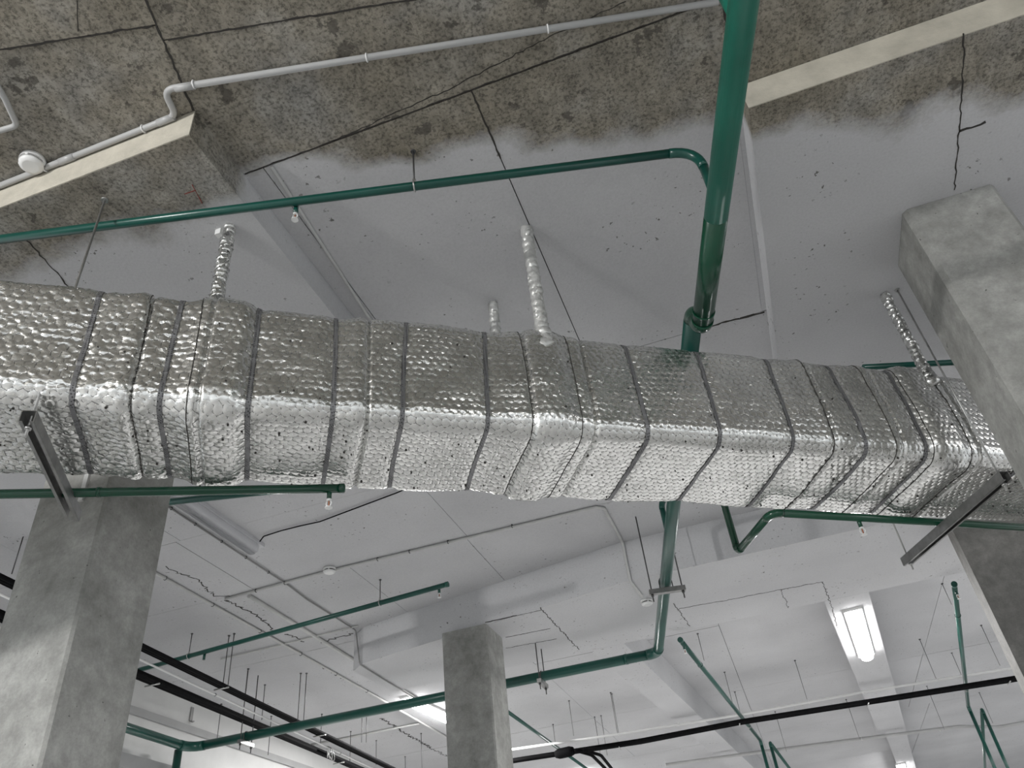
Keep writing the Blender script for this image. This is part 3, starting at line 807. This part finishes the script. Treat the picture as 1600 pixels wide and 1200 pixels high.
dcx = (k0[4] - k0[3]).normalized(); X_ = Vector((1, 0, 0))
conduit('plastic_conduit', k0, rc, 0.045, 'pvc', 'grey plastic conduit along the left drop panel and across the bare slab',
        clips=[(Vector((pt(224, 201, zc_).x, 1.3225, zc_)), X_), (Vector((pt(78, 270, zc_).x, 1.3235, zc_)), X_), (pt(303, 132, zc_), dcx), (pt(573, 90, zc_), dcx), (pt(856, 45, zc_), dcx)],
        joints=[(pt(288, 136, zc_), dcx), (Vector((pt(110, 254, zc_).x, 1.3235, zc_)), X_), (Vector((pt(258, 186, zc_).x, 1.3225, zc_)), X_)])
k1 = [pt(-60, 40, zc_), pt(8, 155, zc_), pt(27, 196, zc_), pt(-60, 222, zc_)]
conduit('plastic_conduit', k1, 0.011, 0.03, 'pvc', 'short grey plastic conduit at the left edge of the bare slab')
def detector(p, r, label, stem=None):
    t = thing('smoke_detector', p, label, 'smoke detector')
    p = Vector(p)
    dn_ = Vector((0, 0, -1))
    MB().tube([p, p + dn_ * 0.018], r, 28).build('base', MT['white'], t)
    MB().tube([p + dn_ * 0.018, p + dn_ * 0.026], r * 0.82, 28).build('vent_slot', MT['crack'], t)
    for k in range(4):
        a = k * math.pi / 2 + 0.4
        q = p + Vector((math.cos(a), math.sin(a), 0)) * r * 0.86 + dn_ * 0.022
        MB().bar(q + Vector((0, 0, 0.006)), q - Vector((0, 0, 0.006)), 0.014, 0.01, (1, 0.3, 0)).build('rib', MT['white'], t)
    MB().tube([p + dn_ * 0.026, p + dn_ * 0.034, p + dn_ * 0.042], r, 28, radii=[r * 0.94, r * 0.9, r * 0.6]).build('cap', MT['white'], t)
    if stem is not None: MB().tube([p + dn_ * 0.012, stem], 0.008, 10).build('stem', MT['pvc'], t)
pd = pt(52, 250, SL)
detector(pd, 0.048, 'round white smoke detector on the bare slab beside the left panel', Vector((pt(72, 272, zc_).x, 1.322, zc_)))
detector(pt(515, 888, SL - 0.0), 0.05, 'round white smoke detector on the grey ceiling left of the middle column')
detector(pt(1010, 938, MP), 0.05, 'round white smoke detector under the far drop panel beside the thick pipe')
za = SL - 0.012
A_, B_ = Vector((1, 0, 0)), Vector((0, 1, 0))
conduit('ceiling_conduit', [pt(352, 936, za), pt(500, 896, za), Vector((-0.83, 5.15, za)), Vector((-0.78, 5.2, za)), Vector((-0.78, 5.845 - 0.012, za)), Vector((-0.78, 5.835, MP - 0.012)), pt(1003, 932, MP - 0.012)], 0.011, 0.03, 'conduit',
        'pale conduit crossing the grey ceiling and down the face of the far drop panel', clips=[(pt(x, y, za), A_) for x, y in ((400, 923), (445, 911), (590, 874), (640, 862), (700, 847), (800, 822))], clipmat='darksteel')
conduit('ceiling_cable', [Vector((-3.41, 3.3, za)), Vector((-3.41, 5.2, za)), Vector((-3.43, 5.5, za)), pt(556, 985, za), Vector((-3.36, 6.325, MP - 0.01)), pt(600, 1062, MP - 0.01), pt(660, 1098, MP - 0.01)], 0.0065, 0.03, 'rodgrey',
        'thin grey cable clipped along the ceiling to the corner of the bent panel', 'cable', clips=[(Vector((-3.41, y, za)), B_) for y in (3.75, 4.0, 4.3, 4.6, 4.9)], clipmat='darksteel')
conduit('ceiling_conduit', [Vector((-4.10, 3.2, za)), Vector((-4.16, 8.2, za)), Vector((-4.24, 11.5, za))], 0.012, 0.05, 'conduit', 'straight pale conduit along the ceiling nearest the black cable runs',
        clips=[(Vector((-4.11 - 0.012 * (y - 4), y, za)), B_) for y in (4.6, 5.2, 5.9, 6.6, 7.3, 8.0)], clipmat='darksteel')
conduit('ceiling_conduit', [Vector((-3.78, 5.2, za)), Vector((-3.80, 6.6, za)), Vector((-3.83, 8.6, za))], 0.018, 0.05, 'conduit', 'thick pale conduit along the ceiling between two thinner cables')
conduit('ceiling_conduit', [pt(345, 1030, za), pt(430, 1010, za), pt(560, 978, za)], 0.007, 0.05, 'conduit', 'thin pale conduit across the ceiling just behind the slim green pipe')
conduit('ceiling_conduit', [pt(482, 1165, za), pt(655, 1130, za)], 0.012, 0.05, 'conduit', 'pale conduit on the ceiling behind the thick pipe left of the middle column')
conduit('lamp_cable', [pt(406, 846, SL - 0.03), pt(412, 838, za), pt(440, 829, za), pt(468, 822, za), pt(500, 815, za), pt(540, 800, za), pt(620, 770, za), pt(700, 735, za)], 0.0045, 0.03, 'black', 'thin black cable running from the unlit ceiling lamp', 'cable')

# ------------------------------------------------------------------ lamps
def fixture(p, q, wdt, hgt, label, lit=True, power=1.0, bare=False):
    p, q = Vector(p), Vector(q); d = (q - p).normalized(); s = Vector((-d.y, d.x, 0)); L = (q - p).length
    t = thing('ceiling_lamp', (p + q) / 2, label, 'lamp')
    dn_ = Vector((0, 0, -1))
    MB().bar(p + dn_ * 0.012, q + dn_ * 0.012, wdt, 0.026).build('housing', MT['white'] if lit else MT['unlit'], t)
    # rounded cover: stadium outline swept to a shallow dome
    m = MB(); r = wdt * 0.40; rings = []
    for k, (f, h) in enumerate(((1.0, 0.026), (1.0, 0.045), (0.86, hgt * 0.85), (0.5, hgt))):
        ring_ = []
        for e, sg in ((q - d * (wdt * 0.5), 1), (p + d * (wdt * 0.5), -1)):
            for j in range(9):
                a = -math.pi / 2 + math.pi * j / 8
                ring_.append(e + dn_ * h + (d * math.cos(a) * sg + s * math.sin(a) * sg) * r * f)
        rings.append(ring_)
    n = len(rings[0])
    for rg in rings: m.v += rg
    for k in range(len(rings) - 1):
        for j in range(n):
            m.f.append([k * n + j, (k + 1) * n + j, (k + 1) * n + (j + 1) % n, k * n + (j + 1) % n]); m.sm.append(True)
    m.f.append([(len(rings) - 1) * n + j for j in range(n)]); m.sm.append(True)
    m.build('diffuser', MT['lit'] if lit else MT['unlit'], t)
    if lit:
        if bare:
            la = bpy.data.lights.new('lamp_light', 'POINT'); la.shadow_soft_size = 0.12
        else:
            la = bpy.data.lights.new('lamp_light', 'AREA'); la.shape = 'RECTANGLE'; la.size = L * 0.9; la.size_y = wdt * 0.8
        la.energy = LAMP_W * power; la.color = (1.0, 0.99, 0.98)
        lo = bpy.data.objects.new('lamp_light', la); COL.objects.link(lo); lo.parent = t
        lo.rotation_euler = (0, 0, math.atan2(d.y, d.x)); lo.location = Vector((0, 0, -hgt - (0.16 if bare else 0.012)))
    return t
fixture(pt(1331, 950, MP), pt(1353, 1022, MP), 0.16, 0.085, 'lit ceiling lamp with a rounded white cover on the far beam', power=2.0)
fixture((-3.90, 8.45, SL), (-3.80, 9.85, SL), 0.15, 0.085, 'lit ceiling lamp half hidden behind the middle column', power=2.0)
fixture((-3.25, 3.25, SL), (-3.25, 4.50, SL), 0.125, 0.085, 'unlit long ceiling lamp right of the left column below the duct', lit=False)
G = 'lit ceiling lamps outside the picture'
fixture(pt(1406, 1192, MP + 0.10), pt(1418, 1228, MP + 0.10), 0.16, 0.085, 'lit ceiling lamp at the bottom edge, further along the lamp beam', power=2.0)
hl = fixture((-3.45, -3.4, 4.12), (-3.35, -2.2, 4.12), 0.16, 0.085, 'lit hanging lamp beyond the left edge of the picture', power=6.0, bare=True); hl['group'] = G
for y in (-3.2, -2.4): MB().tube([Vector((-3.4, y, 4.12)), Vector((-3.4, y, SL + 0.004))], 0.005, 6).build('suspension_rod', MT['darksteel'], hl)
for x, y, pw, lb in ((2.6, -2.2, 0.5, 'lit ceiling lamp behind the camera on the right side'), (6.6, 2.5, 0.6, 'lit ceiling lamp far to the right of the near column'),
                     (6.4, 9.5, 2.2, 'added unseen lamp behind the dark pier to brighten the far hall'), (-3.3, 14.5, 2.2, 'added unseen lamp behind the middle column to brighten the far hall')):  # both far-hall lamps are unseen, added to brighten the far ceiling
    t = fixture((x, y - 0.7, SL), (x + 0.05, y + 0.7, SL), 0.19, 0.10, lb, power=pw); t['group'] = G

# ------------------------------------------------------------------ black cable runs and their rods
def bundle(path, offs, r, label, name='cable_run', clips=()):
    t = thing(name, path[0], label, 'cable')
    d = (Vector(path[-1]) - Vector(path[0])).normalized(); s = Vector((-d.y, d.x, 0))
    for k, (a, h, rr) in enumerate(offs):
        P = [Vector(p) + s * (a + random.uniform(-.004, .004)) + Vector((0, 0, h + random.uniform(-.004, .004))) for p in path]
        MB().tube(smooth_path(P, 0.3, 4), rr, 9).build('cable', MT['black'], t)
    for c in clips:
        MB().tube([Vector(c) - s * 0.07 - Vector((0, 0, r)), Vector(c) + s * 0.07 - Vector((0, 0, r))], 0.007, 6).build('support_bar', MT['steel'], t)
    return t
z1_, z2_ = ZC + 2.30, ZC + 2.285
def lineY(a, b2, y): t = (y - a.y) / (b2.y - a.y); return a.lerp(b2, t)
t1a, t1b = pt(0, 905, z1_), pt(560, 1176, z1_)
ex = t1b + (t1b - t1a) * 1.4
P1 = [t1a - (t1b - t1a) * 0.3] + [t1a.lerp(ex, k / 8) for k in range(9)]
bundle(P1, [(-0.034, 0, 0.016), (0.0, 0.002, 0.016), (0.036, 0.006, 0.012)], 0.018, 'upper black cable run hung from paired rods at the left', clips=[lineY(t1a, t1b, y) for y in (3.95, 5.85, 7.7)])
t2a, t2b = pt(0, 965, z2_), pt(548, 1197, z2_); ex = t2b + (t2b - t2a) * 1.2
P2 = [t2a - (t2b - t2a) * 0.3] + [t2a.lerp(ex, k / 8) for k in range(9)]
bundle(P2, [(-0.026, 0, 0.020), (0.012, 0, 0.020), (-0.006, 0.032, 0.016)], 0.022, 'lower black cable run close to the pale wall', clips=[lineY(t2a, t2b, y) for y in (5.4, 7.1, 8.8)])
w1a, w1b = pt(230, 1036, z1_ - 0.04), pt(560, 1190, z1_ - 0.04)
conduit('light_conduit', [w1a - (w1b - w1a) * 0.5, w1b + (w1b - w1a)], 0.008, 0.1, 'white', 'white conduit between the two black cable runs', clips=[(lineY(w1a, w1b, y), B_) for y in (5.9, 7.2, 8.4)], clipmat='darksteel')
zc2 = ZC + 2.21
cp = [pt(x, y, zc2) for x, y in ((700, 1206), (820, 1187), (1000, 1160), (1155, 1130), (1355, 1098), (1580, 1063))]
cp.append(cp[-1] + (cp[-1] - cp[-2]) * 0.8)
bundle(cp, [(-0.02, 0, 0.018), (0.02, 0.0, 0.019), (0.0, 0.026, 0.014)], 0.022, 'black cable run crossing the far hall towards the dark pier', clips=[pt(x, y, zc2) for x, y in ((1155, 1130), (1355, 1098), (1575, 1064), (968, 1166))])
bx_ = thing('cable_splice', pt(883, 1175, zc2), 'thick black splice wrapped round the far cable run', 'cable splice')
aa, bb = pt(868, 1179, zc2), pt(896, 1173, zc2); MB().tube([aa, aa.lerp(bb, .2), aa.lerp(bb, .8), bb], 0.055, 14, radii=[0.04, 0.058, 0.06, 0.045]).build('wrap', MT['black'], bx_)
cb = thing('hanging_cable', pt(905, 1172, zc2), 'pair of black cables dropping away from the far splice', 'cable')
for k, sx in enumerate((0, 14)):
    p0 = pt(897 + sx, 1172, zc2); p1 = pt(925 + sx, 1180, zc2 - 0.02); p2 = pt(960 + sx * .5, 1215, zc2 - 0.1)
    MB().tube(smooth_path([p0, p1, p2], 0.3), 0.020, 8).build('cable', MT['black'], cb)
zw = ZC + 2.34
wp = [pt(x, y, zw) for x, y in ((800, 1171), (960, 1148), (1155, 1117), (1350, 1081), (1580, 1044))]
wp.append(wp[-1] + (wp[-1] - wp[-2]) * 0.6)
conduit('light_conduit', wp, 0.014, 0.2, 'white', 'white conduit crossing the far hall above the black cables', clips=[(pt(x, y, zw), A_) for x, y in ((966, 1147), (1060, 1132), (1264, 1097), (1466, 1062))])
zg = ZC + 2.35
gp = [pt(x, y, zg) for x, y in ((1040, 1195), (1210, 1172), (1340, 1155), (1500, 1135), (1560, 1136), (1620, 1125))]
conduit('light_conduit', gp, 0.022, 0.2, 'pvc', 'grey conduit crossing the hall below the lit lamp beam', clips=[(pt(x, y, zg), A_) for x, y in ((1346, 1154), (1468, 1140), (1108, 1186))])

RODS = [(358, 993, 1073), (366, 990, 1071), (388, 1045, 1080), (470, 1052, 1125), (479, 1052, 1125), (346, 1100, 1160), (414, 1070, 1125), (424, 1119, 1180), (503, 1116, 1160),
        (548, 1143, 1200), (566, 1107, 1160), (573, 1107, 1160), (588, 1157, 1195), (633, 1182, 1210), (658, 1146, 1200),
        (864, 1132, 1165), (889, 1095, 1150), (929, 1120, 1180), (939, 1118, 1180), (954, 1082, 1145), (956, 1084, 1145), (1090, 990, 1032), (1132, 1050, 1112), (1148, 1081, 1115), (1242, 1032, 1093), (1437, 999, 1060), (1487, 1020, 1056), (1322, 1093, 1155), (1448, 1072, 1140), (1211, 1112, 1175), (1530, 1082, 1130), (1472, 912, 945), (1533, 977, 1040)]
ORD = 'first second third fourth fifth sixth seventh eighth ninth tenth eleventh twelfth thirteenth fourteenth fifteenth sixteenth seventeenth eighteenth nineteenth twentieth'.split()
RODS += [(42, 820, 897), (57, 805, 905)]
RODS.sort(); cnt = {True: 0, False: 0}
for k, (x, y, yb) in enumerate(RODS):
    P = pt(x, y, SL)
    if P.y < 7.26 and P.y > 5.8 and P.x > -3.5: P = pt(x, y, MP)
    top = P.z; zb2 = zof(P, yb)
    left = x < 720
    cnt[left] += 1; 
    t = thing('hanger_rod', (P.x, P.y, zb2), '%s thin ceiling rod from the left %s' % (ORD[cnt[left] - 1], 'among those at the black cable runs' if left else 'among those right of the middle column'), 'rod', 'ceiling rods at the left' if left else 'ceiling rods of the far hall')
    MB().tube([Vector((P.x, P.y, top + 0.004)), Vector((P.x, P.y, zb2))], 0.004, 6).build('rod', MT['rodgrey' if not left else 'darksteel'], t)
    MB().tube([Vector((P.x, P.y, top - 0.006)), Vector((P.x, P.y, top + 0.002))], 0.012, 8).build('anchor', MT['darksteel'], t)
# loose coil of wire on the white conduit, and a small bracket on the wall
cw = thing('wire_coil', pt(512, 1176, ZC + 2.2), 'loose coil of thin grey wire hanging by the white conduit', 'wire')
for k in range(4):
    c = pt(512 + k * 2, 1175 + k, ZC + 2.2)
    MB().ring(c, (1, 0.5 + 0.15 * k, 0.2 * k), 0.055 + 0.006 * k, 0.004, 24, 6).build('loop', MT['rodgrey'], cw)
wb = thing('wall_bracket', (X0, 7.2, ZC + 2.6), 'small steel bracket on the pale wall above the black cable run', 'bracket')
bz = Vector((X0 + 0.012, 7.15, 0))
MB().box(X0 + 0.001, X0 + 0.012, 7.13, 7.17, ZC + 2.52, ZC + 2.66).build('plate', MT['rodgrey'], wb)
MB().box(X0 + 0.012, X0 + 0.04, 7.13, 7.17, ZC + 2.51, ZC + 2.521).build('foot', MT['rodgrey'], wb)
